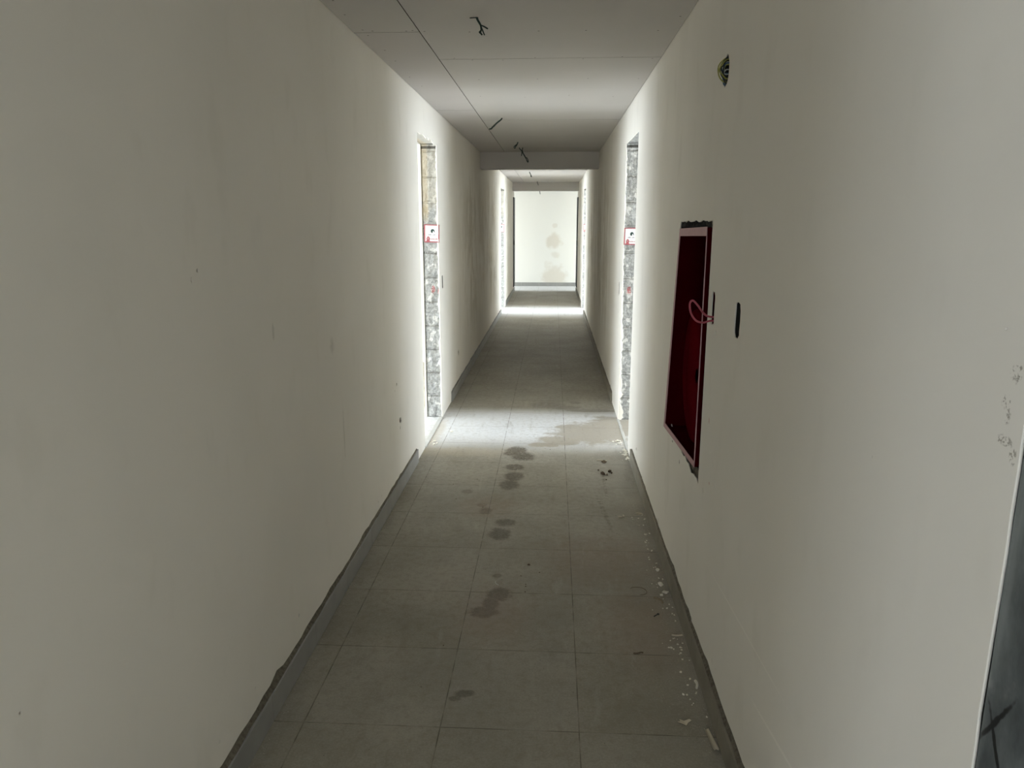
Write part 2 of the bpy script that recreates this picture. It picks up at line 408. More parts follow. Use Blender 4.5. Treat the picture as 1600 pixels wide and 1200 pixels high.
holesR.append(blob(2.575,2.078,.045,.050,43,18,.08)); holesR.append(slot(6.19,1.06,.03,.055,44))
cabh = jag((2.645,.645),(3.22,.672),.012,.03,rg)+[(3.311,.70),(3.312,1.58)]+jag((3.30,1.604),(2.645,1.607),.005,.03,rg)
holesR.append(cabh)
skin('wall_right', RX, 1, outer_right(), holesR, M['plaster'], .0045)

# masonry core behind the plaster, with the same openings
def core(name, xa, xb, ys, zs, solid, mats):
    bm = bmesh.new(); ny, nz = len(ys)-1, len(zs)-1
    S_ = lambda i, j: 0 <= i < ny and 0 <= j < nz and solid((ys[i]+ys[i+1])/2, (zs[j]+zs[j+1])/2)
    def quad(P, mi):
        f = bm.faces.new([bm.verts.new(p) for p in P]); f.material_index = mi
    for i in range(ny):
        for j in range(nz):
            if not S_(i, j): continue
            a, b, c, d = ys[i], ys[i+1], zs[j], zs[j+1]
            for x in (xa, xb): quad([(x,a,c),(x,b,c),(x,b,d),(x,a,d)], 1)
            hy = lambda v: 0 if any(abs(v-q) < 1e-4 for d_ in doors for q in d_) or v in (ys[0], ys[-1]) else 2  # hole sides take the painted shade black
            hz = lambda v: 0 if v in (0.0, 2.192, 2.6) else 2
            if not S_(i-1,j): quad([(xa,a,c),(xb,a,c),(xb,a,d),(xa,a,d)], hy(a))
            if not S_(i+1,j): quad([(xa,b,c),(xb,b,c),(xb,b,d),(xa,b,d)], hy(b))
            if not S_(i,j-1): quad([(xa,a,c),(xb,a,c),(xb,b,c),(xa,b,c)], hz(c))
            if not S_(i,j+1): quad([(xa,a,d),(xb,a,d),(xb,b,d),(xa,b,d)], hz(d))
    bmesh.ops.remove_doubles(bm, verts=bm.verts, dist=1e-5)
    return struct(name, bm, mats)
def inr(v, a, b): return a < v < b
doors = [(5.112,5.975),(13.11,14.07)]
hl = [(6.07,6.16,1.05,1.18),(7.02,7.12,.30,.41)]
hr = [(2.525,2.605,1.25,1.38),(2.18,2.265,1.255,1.38),(2.52,2.63,2.02,2.135),(2.60,3.35,.60,1.62),(6.15,6.23,1.0,1.12)]
def sol(hs):
    def f(y, z):
        if any(inr(y,a,b) and z < 2.192 for a, b in doors): return False
        return not any(inr(y,a,b) and inr(z,c,d) for a, b, c, d in hs)
    return f
def cuts(hs, y0):
    ys = sorted({y0, 17.59, *[q for d in doors for q in d], *[q for h_ in hs for q in h_[:2]]})
    zs = sorted({0.0, 2.192, 2.6, *[q for h_ in hs for q in h_[2:]]}); return ys, zs
ys, zs = cuts(hl, .31); core('wall_left_masonry', LX-WT, LX-.0075, ys, zs, sol(hl), [M['block'], M['mortar'], M['hole_shade']])
ys, zs = cuts(hr, .875); core('wall_right_masonry', RX+.005, RX+WT, ys, zs, sol(hr), [M['block'], M['mortar'], M['hole_shade']])
# room-side plaster of both corridor walls
bm = bmesh.new()
for a, b in ((.31,5.10),(5.962,13.1),(14.06,17.59)): box(bm, LX-WT-.014, LX-WT-.001, a, b, 0, 2.6)
for a, b in doors: box(bm, LX-WT-.014, LX-WT-.001, a, b, 2.185, 2.6)
struct('wall_room_left', bm, M['room'])
bm = bmesh.new()
for a, b in ((-3.0,5.10),(5.962,13.1),(14.06,17.59)): box(bm, RX+WT+.001, RX+WT+.014, a, b, 0, 2.6)
for a, b in doors: box(bm, RX+WT+.001, RX+WT+.014, a, b, 2.185, 2.6)
struct('wall_room_right', bm, M['room'])
# plastered near reveals and lintel undersides
bm = bmesh.new()
for x0, x1 in ((LX-WT-.013, LX-.013), (RX+.013, RX+WT+.013)):
    for a, b in doors: box(bm, x0, x1, a-.012, a-.0005, 0, 2.19)
struct('trim_1', bm, M['room'])

# rough blockwork on the far door jambs, each block course slightly uneven
def jamb(x0, x1, y, zt, seed):
    bm = bmesh.new(); nx, nz = 14, 200
    V = []
    for j in range(nz+1):
        z = zt*j/nz; row = []
        for i in range(nx+1):
            x = x0+(x1-x0)*i/nx
            f = (z/.195) % 1; jd = .007 if min(f, 1-f) < .03 else 0
            d = .007*mnoise.noise(Vector((x*30, seed, z*18)))+.004*mnoise.noise(Vector((x*90, seed, z*90)))+jd
            row.append(bm.verts.new((x, y+d, z)))
        V.append(row)
    for j in range(nz):
        for i in range(nx): bm.faces.new((V[j][i], V[j][i+1], V[j+1][i+1], V[j+1][i]))
    return bm
for k, (a, b) in enumerate(doors):
    struct('trim_%d' % (2+2*k), jamb(LX-.118, LX-.0065, b-.012, 2.186, 3+k), M['block'])
    struct('trim_%d' % (3+2*k), jamb(RX+.0048, RX+.118, b-.012, 2.186, 9+k), M['block'])

# plaster squeezed raggedly round the edge onto the blockwork
def smear(name, xe, s, y, zt, wide, seed):
    r_ = random.Random(seed); bm = bmesh.new(); n = 110; prev = None
    for i in range(n+1):
        z = zt*i/n; w_ = wide(z)*(1+1.1*mnoise.noise(Vector((z*9, seed, 0)))+.8*mnoise.noise(Vector((z*31, seed, 5)))) + r_.uniform(-.002,.002)
        w_ = max(.0025, w_)
        cur = [bm.verts.new(p) for p in ((xe, y-.001, z), (xe+s*w_*.5, y-.004, z), (xe+s*w_, y-.001, z), (xe+s*w_, y+.02, z), (xe, y+.02, z))]
        if prev:
            for k in range(5): bm.faces.new((prev[k], cur[k], cur[(k+1)%5], prev[(k+1)%5]))
        else: bm.faces.new(cur)
        prev = cur
    bm.faces.new(prev[::-1]); struct(name, bm, M['room'])
smear('trim_17', LX-.0005, -1, doors[0][1]-.018, 2.17, lambda z: .011, 31)
smear('trim_18', RX+.0005, 1, doors[0][1]-.018, 2.15, lambda z: .009 if z > 1.1 else .012+.018*(1-z/1.1), 32)

# ------------------------------------------------------------------ floor, slab, ceiling
struct('floor', bx(-5.2, 6.6, -3.4, 20.2, -.15, 0), M['tile'])
struct('ceiling_slab', bx(-3.4, 4.9, -3.2, 19.1, 2.6, 2.75), M['room'])
struct('ceiling_seam_shade', bx(LX+.001, RX-.001, .3, 16.79, H+.0135, H+.02), M['hole_shade'])  # near-black sheet added over the boards, painting shade into the seams
bm = bmesh.new(); gap = .002
def bd(x0, x1, y0, y1): box(bm, x0+gap, x1-gap, y0+gap, y1-gap, H, H+.012)
xl, xr = LX+.0005, RX-.0005
seam = .297
e = [.3,1.15,3.55,5.95,8.35,9.44]
for a, b in zip(e, e[1:]): bd(xl, seam, a, b)
e = [.3,1.73,4.13,6.53,8.93,9.44]
for a, b in zip(e, e[1:]): bd(seam, xr, a, b)
e = [9.66,12.06,14.46,16.79]
for a, b in zip(e, e[1:]): bd(xl, .25, a, b)
e = [9.66,10.9,12.1,13.3,14.5,15.7,16.79]
for a, b in zip(e, e[1:]): bd(.25, xr, a, b)
bm.normal_update()
# screw heads along the seams
def sc_(x, y):
    vs_ = [bm.verts.new((x+.005*math.cos(k*math.pi/3), y+.005*math.sin(k*math.pi/3), H-.0006)) for k in range(6)]
    f = bm.faces.new(vs_); f.material_index = 1
for (x, y) in ((.04,3.25),(.05,3.5),(.09,3.52),(.24,3.53),(.32,3.54),(.27,3.52),(.05,3.6),(.52,3.56),(.83,3.56),(1.04,3.56),(1.36,3.58),(.06,3.9),(.05,3.05),(1.42,3.1),(1.42,3.35),
               (.38,4.10),(.47,4.15),(.63,4.16),(.80,4.11),(1.05,4.15),(1.25,4.11),(1.41,4.16),(.45,4.7),(.8,4.7),(1.1,4.7),(1.4,4.72),(.06,4.15),(.05,4.6),(.07,4.9),(.4,5.3),(.7,5.36),(1.0,5.3),(1.3,5.36)):
    sc_(x, y)
for f in bm.faces:      # raw board edges, darkened to put the seams' shade into the colour
    if f.material_index == 0 and abs(f.normal.z) < .5: f.material_index = 2
struct('ceiling', bm, [M['board'], M['screw'], M['mortar']])
struct('ceiling_rear', bx(-2.4, W, -3.0, .298, H, H+.012), M['board'])
struct('ceiling_end', bx(-3.2, 4.65, 17.0, 18.83, H, H+.012), M['board'])
# boxed-in downstand beams
struct('trim_6', bx(LX+.001, RX-.001, 9.442, 9.655, 2.236, 2.59), M['board'])
struct('trim_7', bx(LX+.001, RX-.001, 16.80, 16.995, 2.255, 2.59), M['board'])

# ------------------------------------------------------------------ other walls of the building
struct('wall_end', bx(-3.2, 4.65, 18.83, 19.0, 0, 2.6), M['endp'])
def wallx(name, x, y0, y1, wins):
    bm = bmesh.new(); cur = y0
    for a, b, c, d in wins:
        box(bm, x-.08, x+.08, cur, a, 0, 2.6); box(bm, x-.08, x+.08, a, b, 0, c); box(bm, x-.08, x+.08, a, b, d, 2.6); cur = b
    box(bm, x-.08, x+.08, cur, y1, 0, 2.6); struct(name, bm, M['room'])
wallx('wall_outer_left', -3.28, 3.0, 11.3, [w[1:5] for w in WIN if w[0] == -3.2])
wallx('wall_far_left', -2.28, 11.42, 18.83, [w[1:5] for w in WIN if w[0] == -2.2])
wallx('wall_outer_right', 4.73, -3.0, 11.3, [w[1:5] for w in WIN if w[0] == 4.65])
wallx('wall_far_right', 3.73, 11.42, 18.83, [w[1:5] for w in WIN if w[0] == 3.65])
wallx('wall_rear_left', -2.48, -3.0, .3, [w[1:5] for w in WIN if w[0] == -2.4])
bm = bmesh.new(); a, b, c, d = REAR
for q in ((-2.56,a,0,2.6),(b,4.8,0,2.6),(a,b,0,c),(a,b,d,2.6)): box(bm, q[0], q[1], -3.16, -3.0, q[2], q[3])
struct('wall_rear', bm, M['room'])
bm = bmesh.new()
for y in (3.0, 8.4, 11.3): box(bm, -3.2, LX-WT-.014, y, y+.12, 0, 2.6); box(bm, RX+WT+.014, 4.65, y, y+.12, 0, 2.6)
for x0, x1 in ((-2.2, LX-WT-.014), (RX+WT+.014, 3.65)): box(bm, x0, x1, 17.48, 17.6, 0, 2.6); box(bm, x0, x1, 16.0, 16.12, 0, 2.6)
box(bm, -2.4, LX-.0005, .18, .30, 0, 2.6)
struct('wall_partition', bm, M['room'])
struct('wall_rear_right', bx(RX+.006, RX+.12, -3.0, .60, 0, 2.6), M['room'])
# end caps of the corridor walls in the end lobby
bm = bmesh.new(); box(bm, LX-WT-.013, LX, 17.592, 17.604, 0, 2.6); box(bm, RX, RX+WT+.013, 17.592, 17.604, 0, 2.6)
struct('trim_8', bm, M['room'])

# dark steel door surround at the near right
bm = bmesh.new()
box(bm, RX+.004, RX+.09, .62, .861, 0, 2.42); box(bm, RX+.0015, RX+.05, .70, .735, 0, 2.42)
o = struct('trim_9', bm, M['steel'])
bv = o.modifiers.new('b', 'BEVEL'); bv.width = .003; bv.segments = 2

# ------------------------------------------------------------------ baseboards (skirting tiles on the grid of the floor tiles)
def baseb(name, side, y0, y1, h, d=.012):
    bm = bmesh.new(); ks = [y0]
    k = math.ceil((y0+.02-Y0)/T)
    while Y0+k*T < y1-.02: ks.append(Y0+k*T); k += 1
    ks.append(y1)
    for a, b in zip(ks, ks[1:]):
        x0, x1 = (LX-.010, LX+d) if side < 0 else (RX-d, RX+.010)
        box(bm, x0, x1, a+.001, b-.001, 0, h)
    o = struct(name, bm, M['base'] if side < 0 else M['base_r']); m = o.modifiers.new('b', 'BEVEL'); m.width = .0012; m.segments = 1
for a, b, h in ((.31,4.775,.092),(6.51,13.01,.082),(14.36,17.59,.082)): baseb('baseboard_left', -1, a, b, h)
for a, b, h in ((.875,4.86,.092),(6.57,13.01,.082),(14.36,17.59,.082)): baseb('baseboard_right', 1, a, b, h)
bm = bmesh.new()
for k in range(-6, 10):
    a = A0+k*T; box(bm, a+.001, a+T-.001, 18.815, 18.835, 0, .092)
struct('baseboard_end', bm, M['base'])
# mortar lumps squeezed out on top of the skirting
def lumps(name, x, ya, yb, h, s):
    bm = bmesh.new(); n = int((yb-ya)/.05); prev = None
    for i in range(n+1):
        y = ya+(yb-ya)*i/n
        zt = h+.010+.006*mnoise.noise(Vector((y*7, s, 0))); d = .006+.004*mnoise.noise(Vector((y*9, s, 4)))
        xo = x+(-d if s > 0 else d); xi = x+(.012 if s > 0 else -.012)
        cur = [bm.verts.new(p) for p in ((xi,y,h-.004),(xo,y,h-.002),(xo,y,h+.002),(xi,y,zt+.012))]
        if prev:
            for k in range(4): bm.faces.new((prev[k], cur[k], cur[(k+1)%4], prev[(k+1)%4]))
        else: bm.faces.new(cur)
        prev = cur
    bm.faces.new(prev[::-1]); struct(name, bm, M['mortar'])
lumps('trim_10', LX, .32, 4.76, .092, -1); lumps('trim_11', RX, .88, 4.84, .092, 1)
# raw threshold edge strips in the doorways
def thr(name, x0, x1, y0, y1, m, s):
    r = random.Random(s); bm = bmesh.new(); n = 24; A = []
    for i in range(n+1):
        y = y0+(y1-y0)*i/n
        q = [(x0+r.uniform(-.003,.003),y,.0),(x0+.002,y,.004+r.uniform(0,.002)),(x1-.002,y,.004+r.uniform(0,.002)),(x1+r.uniform(-.003,.003),y,.0)]
        A.append([bm.verts.new(p) for p in q])
    for a, b in zip(A, A[1:]):
        for k in range(3): bm.faces.new((a[k], b[k], b[k+1], a[k+1]))
    struct(name, bm, m)
thr('trim_12', -.03, .004, 5.10, 5.955, M['bead'], 1); thr('trim_13', W-.002, W+.018, 5.10, 5.955, M['bead'], 2)

# ------------------------------------------------------------------ fire hose cabinet recessed in the right wall
cabx = RX
cab = thing('fire_hose_cabinet', (cabx, 2.72, .69), 'open dark red metal hose cabinet recessed in the right wall', 'cabinet')
CY0, CY1, CZ0, CZ1, CD = 2.722, 3.306, .690, 1.578, .125
def warp(bm):   # the lower far corner of the box stands off the wall
    for v in bm.verts:
        u = (v.co.y-CY0)/(CY1-CY0); w = 1-(v.co.z-CZ0)/(CZ1-CZ0)
        v.co.x -= .030*max(0,u)*max(0,w)*max(0, 1-(v.co.x-cabx)/CD)
        v.co.z += .012*(.5-u)*(1-w)
    for v in bm.verts: v.co -= Vector(cab.location)
    return bm
t_ = .0015
bm = bmesh.new()
box(bm, cabx-.001, cabx+CD, CY0, CY0+t_, CZ0, CZ1); box(bm, cabx-.001, cabx+CD, CY1-t_, CY1, CZ0, CZ1)
box(bm, cabx-.001, cabx+CD, CY0, CY1, CZ0, CZ0+t_); box(bm, cabx-.001, cabx+CD, CY0, CY1, CZ1-t_, CZ1); box(bm, cabx+CD-t_, cabx+CD, CY0, CY1, CZ0, CZ1)
obj('cabinet_body', warp(bm), M['red'], cab)
bm = bmesh.new()
box(bm, cabx-.003, cabx-.0005, CY0-.001, CY0+.006, CZ0, CZ1); box(bm, cabx-.003, cabx-.0005, CY1-.020, CY1+.001, CZ0, CZ1)
box(bm, cabx-.003, cabx-.0005, CY0-.001, CY1, CZ0-.003, CZ0+.018); box(bm, cabx-.003, cabx-.0005, CY0-.001, CY1, CZ1-.030, CZ1+.002)
obj('rim', warp(bm), M['rim'], cab)['label'] = 'dusty pinkish folded front rim'
bm = bmesh.new()   # round backing disc of the hose reel
n = 64
ra = [(.0,.0),(.25,.0),(.262,.004),(.268,-.004),(.272,-.010),(.276,-.004),(.276,.006),(.0,.006)]
rings = []
for r_, dx in ra:
    rings.append([bm.verts.new((cabx+.045+dx, 3.005+max(r_,.001)*math.cos(2*math.pi*k/n), .985+max(r_,.001)*math.sin(2*math.pi*k/n))) for k in range(n)])
for a, b in zip(rings, rings[1:]):
    for k in range(n): bm.faces.new((a[k], a[(k+1)%n], b[(k+1)%n], b[k]))
for v in bm.verts: v.co -= Vector(cab.location)
smooth(obj('reel_disc', bm, M['red_disc'], cab))
bm = bmesh.new(); tube(bm, rel([(cabx+.045,3.005,.985),(cabx+.085,3.005,.985),(cabx+.122,3.005,.985)], cab.location), .03, 20)
smooth(obj('reel_hub', bm, M['red'], cab))
# rough mortar bed under the cabinet; over it a black strip painting gap shade
def rough_strip(name, y0, y1, z0, z1, s, m):
    r = random.Random(s); bm = bmesh.new()
    nx = int((y1-y0)/.012); nz = max(3, int((z1-z0)/.010)); V = []
    for j in range(nz+1):
        V.append([bm.verts.new((RX+.006+r.uniform(-.003,.012), y0+(y1-y0)*i/nx, z0+(z1-z0)*j/nz)) for i in range(nx+1)])
    for j in range(nz):
        for i in range(nx): bm.faces.new((V[j][i], V[j][i+1], V[j+1][i+1], V[j+1][i]))
    struct(name, bm, m)
rough_strip('trim_14', 2.62, 3.32, .60, .686, 4, M['mortar']); rough_strip('trim_15', 2.74, 3.32, 1.582, 1.625, 5, M['hole_shade'])
struct('trim_16', bx(RX+.10, RX+.118, 2.61, 2.715, .61, 1.61), M['hole_shade'])  # black block added to paint the shade in the gap beside the cabinet

# cable pulled out of the first wall box
P = [(W+.05,2.56,1.283),(1.447,2.56,1.285),(1.425,2.56,1.295),(1.401,2.558,1.325),(1.383,2.556,1.341),(1.374,2.556,1.328),(1.381,2.558,1.295),(1.400,2.56,1.271),(1.424,2.56,1.265),(1.448,2.56,1.271),(W+.05,2.56,1.270)]
bm = bmesh.new(); L0 = (RX, 2.56, 1.28); tube(bm, rel(P, L0), .0035, 10)
o = smooth(obj('cable_loop', bm, M['w_p'])); o.location = L0
tag(o, 'red cable looping out of the wall slot beside the red cabinet', 'cable')

# bunch of coloured wires in the round hole high on the right wall
L0 = (RX, 2.575, 2.078)
wt = thing('wire_bundle', L0, 'bunch of yellow, blue and white wires in round wall hole, high on right wall', 'wires')
r = random.Random(3)
for i, (m, d, top, bot) in enumerate((('w_y',.028,2.118,2.040),('w_y',.024,2.112,2.050),('w_w',.019,2.110,2.045),('w_k',.021,2.116,2.046),('w_b',.010,2.105,2.040),('w_k',.012,2.120,2.036),('w_y',.006,2.10,2.05),('w_w',.010,2.105,2.07),('w_b',.004,2.075,2.037),('w_k',.016,2.11,2.06),('w_w',.008,2.085,2.055))):
    y = 2.575+r.uniform(-.02,.02)
    P = [(RX+.05,y,top-.01),(RX+.004,y,top-.002),(RX-d*.75,y+r.uniform(-.006,.006),top-.018),(RX-d,y+r.uniform(-.006,.006),(top+bot)/2+r.uniform(-.006,.006)),(RX-d*.7,y+r.uniform(-.006,.006),bot+.014),(RX+.004,y,bot),(RX+.05,y,bot+.01)]
    bm = bmesh.new(); tube(bm, rel(P, L0), .0021, 8); smooth(obj('wire', bm, M[m], wt))

# ------------------------------------------------------------------ wires hanging from the ceiling
def hang(L, strands, label, m='cab_g'):
    L = (L[0], L[1], H)
    t = thing('hanging_cable', L, label, 'cable', 'cables hanging from the ceiling')
    for P, rr, tp in strands:
        bm = bmesh.new(); tube(bm, rel(P, L), rr, 8, taper=tp); smooth(obj('wire', bm, M[m], t))
    return t
hang((.574,3.32,0), [([(.574,3.32,H+.03),(.578,3.32,2.43),(.592,3.315,2.405),(.596,3.31,2.385),(.593,3.31,2.372),(.600,3.305,2.362)], .0042, .8),
                     ([(.577,3.322,H+.03),(.581,3.322,2.425),(.593,3.32,2.404),(.606,3.31,2.396),(.624,3.30,2.384)], .0034, .9),
                     ([(.571,3.318,H+.03),(.576,3.318,2.43),(.592,3.32,2.402),(.600,3.32,2.385),(.609,3.32,2.364)], .0034, .8),
                     ([(.548,3.325,2.4325),(.560,3.32,2.4315),(.574,3.32,2.432)], .0022, 1),
                     ([(.594,3.313,2.380),(.588,3.312,2.374),(.592,3.312,2.370)], .003, 1)],
     'dark green cable splitting into three ends, hanging nearest the camera')
hang((.472,6.4,0), [([(.472,6.4,H+.03),(.470,6.4,2.428),(.435,6.4,2.40),(.402,6.4,2.371),(.386,6.4,2.352)], .006, .9),
                    ([(.468,6.41,H+.03),(.466,6.41,2.425),(.43,6.41,2.395),(.400,6.41,2.366),(.371,6.4,2.348)], .005, .9),
                    ([(.392,6.4,2.362),(.384,6.395,2.350),(.366,6.39,2.347)], .007, .8)],
     'straight dark cable slanting down left beside the ceiling seam')
hang((.515,8.3,0), [([(.515,8.3,H+.03),(.513,8.3,2.428),(.500,8.3,2.40),(.482,8.3,2.382)], .006, .9), ([(.512,8.3,H+.03),(.509,8.3,2.42),(.488,8.3,2.40),(.472,8.3,2.386),(.478,8.3,2.37),(.492,8.3,2.378)], .005, .9)],
     'short curled cable just before the first beam, left of the longer one')
hang((.520,8.9,0), [([(.54,8.9,H+.03),(.541,8.9,2.425),(.536,8.9,2.41),(.545,8.9,2.375),(.578,8.9,2.32),(.590,8.9,2.285),(.602,8.9,2.270),(.606,8.9,2.285),(.596,8.9,2.31),(.585,8.9,2.325)], .0055, .8),
                    ([(.503,8.9,H+.03),(.503,8.9,2.428),(.522,8.9,2.405),(.533,8.9,2.385),(.527,8.9,2.34)], .0055, .9),
                    ([(.53,8.91,2.40),(.555,8.91,2.35),(.583,8.91,2.305),(.600,8.9,2.278)], .005, .8)],
     'long forked cable with looped end hanging in front of first beam')
hang((.482,13.2,0), [([(.482,13.2,H+.03),(.484,13.2,2.428),(.500,13.2,2.395),(.516,13.2,2.355)], .007, .9), ([(.512,13.2,2.375),(.508,13.2,2.36),(.522,13.2,2.352)], .009, 1)],
     'small cable hanging over the bright second doorway')
hang((.545,16.4,0), [([(.545,16.4,H+.03),(.548,16.4,2.42),(.562,16.4,2.385),(.574,16.4,2.355)], .007, .9)],
     'tiny cable hanging against the far beam')
hang((.566,18.0,0), [([(.566,18.0,H+.03),(.567,18.0,2.40),(.573,18.0,2.30),(.585,18.0,2.225)], .007, 1)],
     'farthest cable, its tip showing below the far beam against the end wall')

# ------------------------------------------------------------------ paper signs on the far door jambs
def sign(L, wd, ht, label, mir=False):
    """L = lower left corner, facing the camera (-y)"""
    t = thing('paper_sign', L, label, 'sign')
    def flat(name, P, y, m, par=None, th=.0006):
        bm = bmesh.new(); a = [bm.verts.new((p[0]*wd, y, p[1]*ht)) for p in P]; f = bm.faces.new(a)
        ex = bmesh.ops.extrude_face_region(bm, geom=[f]); bmesh.ops.translate(bm, verts=[v for v in ex['geom'] if isinstance(v, bmesh.types.BMVert)], vec=(0,th,0))
        return obj(name, bm, M[m], par or t)
    R_ = lambda a, b, c, d: [(a,b),(c,b),(c,d),(a,d)]
    bd_ = flat('border', R_(0,0,1,1), 0, 'sred'); 
    sh = flat('sheet', R_(.075,.06,.925,.945), -.0009, 'paper')
    # dark green emblem: arched crest with a drooping tail
    E_ = []
    for k in range(15):
        a = math.pi*(1.12-1.12*k/14); E_.append((.555+.125*math.cos(a), .64+.11*math.sin(a)))
    E_ += [(.70,.575),(.69,.55),(.655,.60),(.61,.645),(.575,.64),(.565,.60),(.57,.56),(.53,.535),(.48,.54),(.445,.575)]
    flat('emblem', E_, -.0018, 'green')
    bm = bmesh.new()   # one line of lettering too small to read, drawn as strokes
    r = random.Random(5); x = .27
    while x < .74:
        w_ = r.choice((.018,.026,.034))
        if abs(x-.51) > .03:
            box(bm, x*wd, (x+w_)*wd, -.0022, -.0016, .405*ht, (.405+r.choice((.03,.045,.06)))*ht)
        x += w_+.012
    obj('lettering', bm, M['ink'], t)
    bm = bmesh.new(); x = .42
    while x < .88:
        w_ = r.choice((.018,.026,.034)); box(bm, x*wd, (x+w_)*wd, -.0022, -.0016, .165*ht, (.165+r.choice((.035,.05,.065)))*ht); x += w_+.012
    obj('lettering', bm, M['sred'], t)
    D = []
    for k in range(16):
        a = 2*math.pi*k/16; D.append((.27+.12*math.cos(a)*(1 if math.sin(a) < .2 else .8), .215+.125*math.sin(a)))
    sl = flat('seal', D, -.0018, 'sred')
    flat('seal_ribbon', [(.12,.03),(.40,.03),(.36,.12),(.16,.13)], -.0024, 'sred', t)
    bm = bmesh.new(); box(bm, .22*wd, .30*wd, -.0034, -.0026, .17*ht, .27*ht)
    obj('seal_center', bm, M['rim'], sl)
    return t
def tilt(t, a): t.rotation_euler = (0, a, 0)
sy = doors[0][1]-.012-.012
t = sign((-.121, sy, 1.441), .122, .139, 'white paper sign with red border, on left jamb of the nearest doorway'); tilt(t, .02)
t = sign((1.459, sy, 1.424), .108, .131, 'white paper sign with red border, half hidden on right jamb of nearest doorway'); tilt(t, .01)
sy = doors[1][1]-.012-.012
sign((-.115, sy, 1.41), .105, .14, 'small white paper sign on left jamb of the far doorway')
sign((1.462, sy, 1.42), .100, .13, 'small paper sign on right jamb of the far doorway')

# dark shaft doors in the last stretch of wall
def shaft(side, label):
    x = LX+.001 if side < 0 else RX-.001
    t = thing('shaft_door', (x, 17.0, .13), label, 'door')
    s = 1 if side < 0 else -1
    def b_(name, x0, x1, y0, y1, z0, z1, m='black', par=None):
        a, b = sorted((x0*s, x1*s)); o = obj(name, bx(a, b, y0, y1, z0, z1), M[m], par or t); return o
    b_('door_panel', 0, .010, .03, .50, .03, 1.97)
    bm = bmesh.new()
    for q in ((0,.53,0,.03),(0,.53,1.97,2.0),(0,.03,.03,1.97),(.50,.53,.03,1.97)):
        a, b = sorted((0, .016*s)); box(bm, a, b, q[0], q[1], q[2], q[3])
    obj('door_frame', bm, M['black'], t)
    b_('handle', .0105, .03, .07, .09, .95, 1.05)
shaft(-1, 'narrow black shaft door at the far end of the left wall')
shaft(1, 'narrow black shaft door at the far end of the right wall')

# dark pipe seen through the gap of the left doorway, on that room's far wall
bm = bmesh.new(); tube(bm, [(0,0,0),(0,0,1.0),(0,0,1.95)], .012, 12)
o = smooth(obj('metal_pipe', bm, M['cab_k'])); o.location = (-.62, 8.37, .35)
tag(o, 'thin dark pipe on the wall beyond the left doorway', 'pipe')

# ------------------------------------------------------------------ debris on the floor
def chip(r, s, flat_=.5, mat='chip', sub=1):
    bm = bmesh.new(); bmesh.ops.create_icosphere(bm, subdivisions=sub, radius=1)
    o3 = Vector((r.uniform(0,50), r.uniform(0,50), 0))
    for v in bm.verts:
        k = 1+.55*mnoise.noise(v.co*1.3+o3)
        v.co = Vector((v.co.x*k*s*r.uniform(.9,1.1), v.co.y*k*s*.75, v.co.z*k*s*flat_))
    zmin = min(v.co.z for v in bm.verts)
    for v in bm.verts: v.co.z -= zmin
    return bm
r = random.Random(11)
def chipat(x, y, s, label, group=None, mat='chip', fl=.55, cat='plaster chip', name='plaster_chip', sub=2):
    o = obj(name, chip(r, s, fl, mat, sub), M[mat]); o.location = (x, y, 0); o.rotation_euler.z = r.uniform(0, 6.28)
    return tag(o, label, cat, group)
chipat(1.406, 3.10, .014, 'largest pale lump in the debris along the right baseboard')
chipat(1.415, 3.02, .011, 'darker lump just in front of the largest pale lump, right baseboard', fl=.7)
chipat(1.398, 3.00, .009, 'smaller pale lump left of the darker lump by right baseboard')
chipat(1.412, 3.235, .010, 'pale half-round chip farther back by the right baseboard', fl=.7)
GA = 'plaster crumbs along the right baseboard'
for k in range(80):
    y = r.uniform(2.55, 4.0) if r.random() < .8 else r.uniform(2.1, 2.6)
    x = RX-.022-abs(r.gauss(0, .035))
    chipat(x, y, r.uniform(.0022,.0062), 'tiny pale crumb lying beside the near right baseboard', GA, sub=1)
GB = 'plaster chips at the right doorway'
for k in range(44):
    y = r.uniform(4.88, 5.35); x = W-.005-abs(r.gauss(0, .022)) - (0.02 if y > 5.2 else 0)
    chipat(x, y, r.uniform(.004,.011), 'pale chip in the row heaped at the foot of the right doorway', GB, sub=1)
GC = 'plaster chips at the left doorway'
for k in range(7):
    chipat(.02+r.uniform(0,.06), 5.22+r.uniform(-.06,.08), r.uniform(.004,.012), 'white chip at the foot of the left doorway', GC, sub=1)
chipat(.13, 5.52, .014, 'pale chip on the bright floor inside the left doorway corner', fl=.4)
GD = 'dark mud crumbs before the right doorway'
for x, y, s in ((1.244,4.58,.016),(1.29,4.62,.014),(1.30,4.60,.010),(1.27,4.57,.008),(1.22,4.66,.006),(1.26,4.48,.006)):
    chipat(x, y, s, 'dark mud crumb on the floor in front of the right doorway', GD, 'brown', .8, 'crumb', 'mud_crumb', 1)
chipat(1.268, 4.83, .022, 'flat dark scrap on the tile seam before the right doorway', None, 'brown', .3, 'scrap', 'mud_scrap', 2)
chipat(.808, 3.262, .007, 'black crumb alone in the middle of the near floor', None, 'brown', .6, 'crumb', 'mud_crumb', 1)
GE = 'dark specks on the near floor'
for x, y in ((.775,3.15),(.80,3.07),(.80,3.05),(.80,3.00),(.86,3.19),(.30,4.35),(.52,3.98),(.70,4.9),(.35,4.1),(.50,2.56),(.9,5.1),(.44,4.45)):
    chipat(x, y, .0035, 'tiny dark speck lying on the middle of the corridor floor', GE, 'brown', .6, 'speck', 'mud_speck', 1)

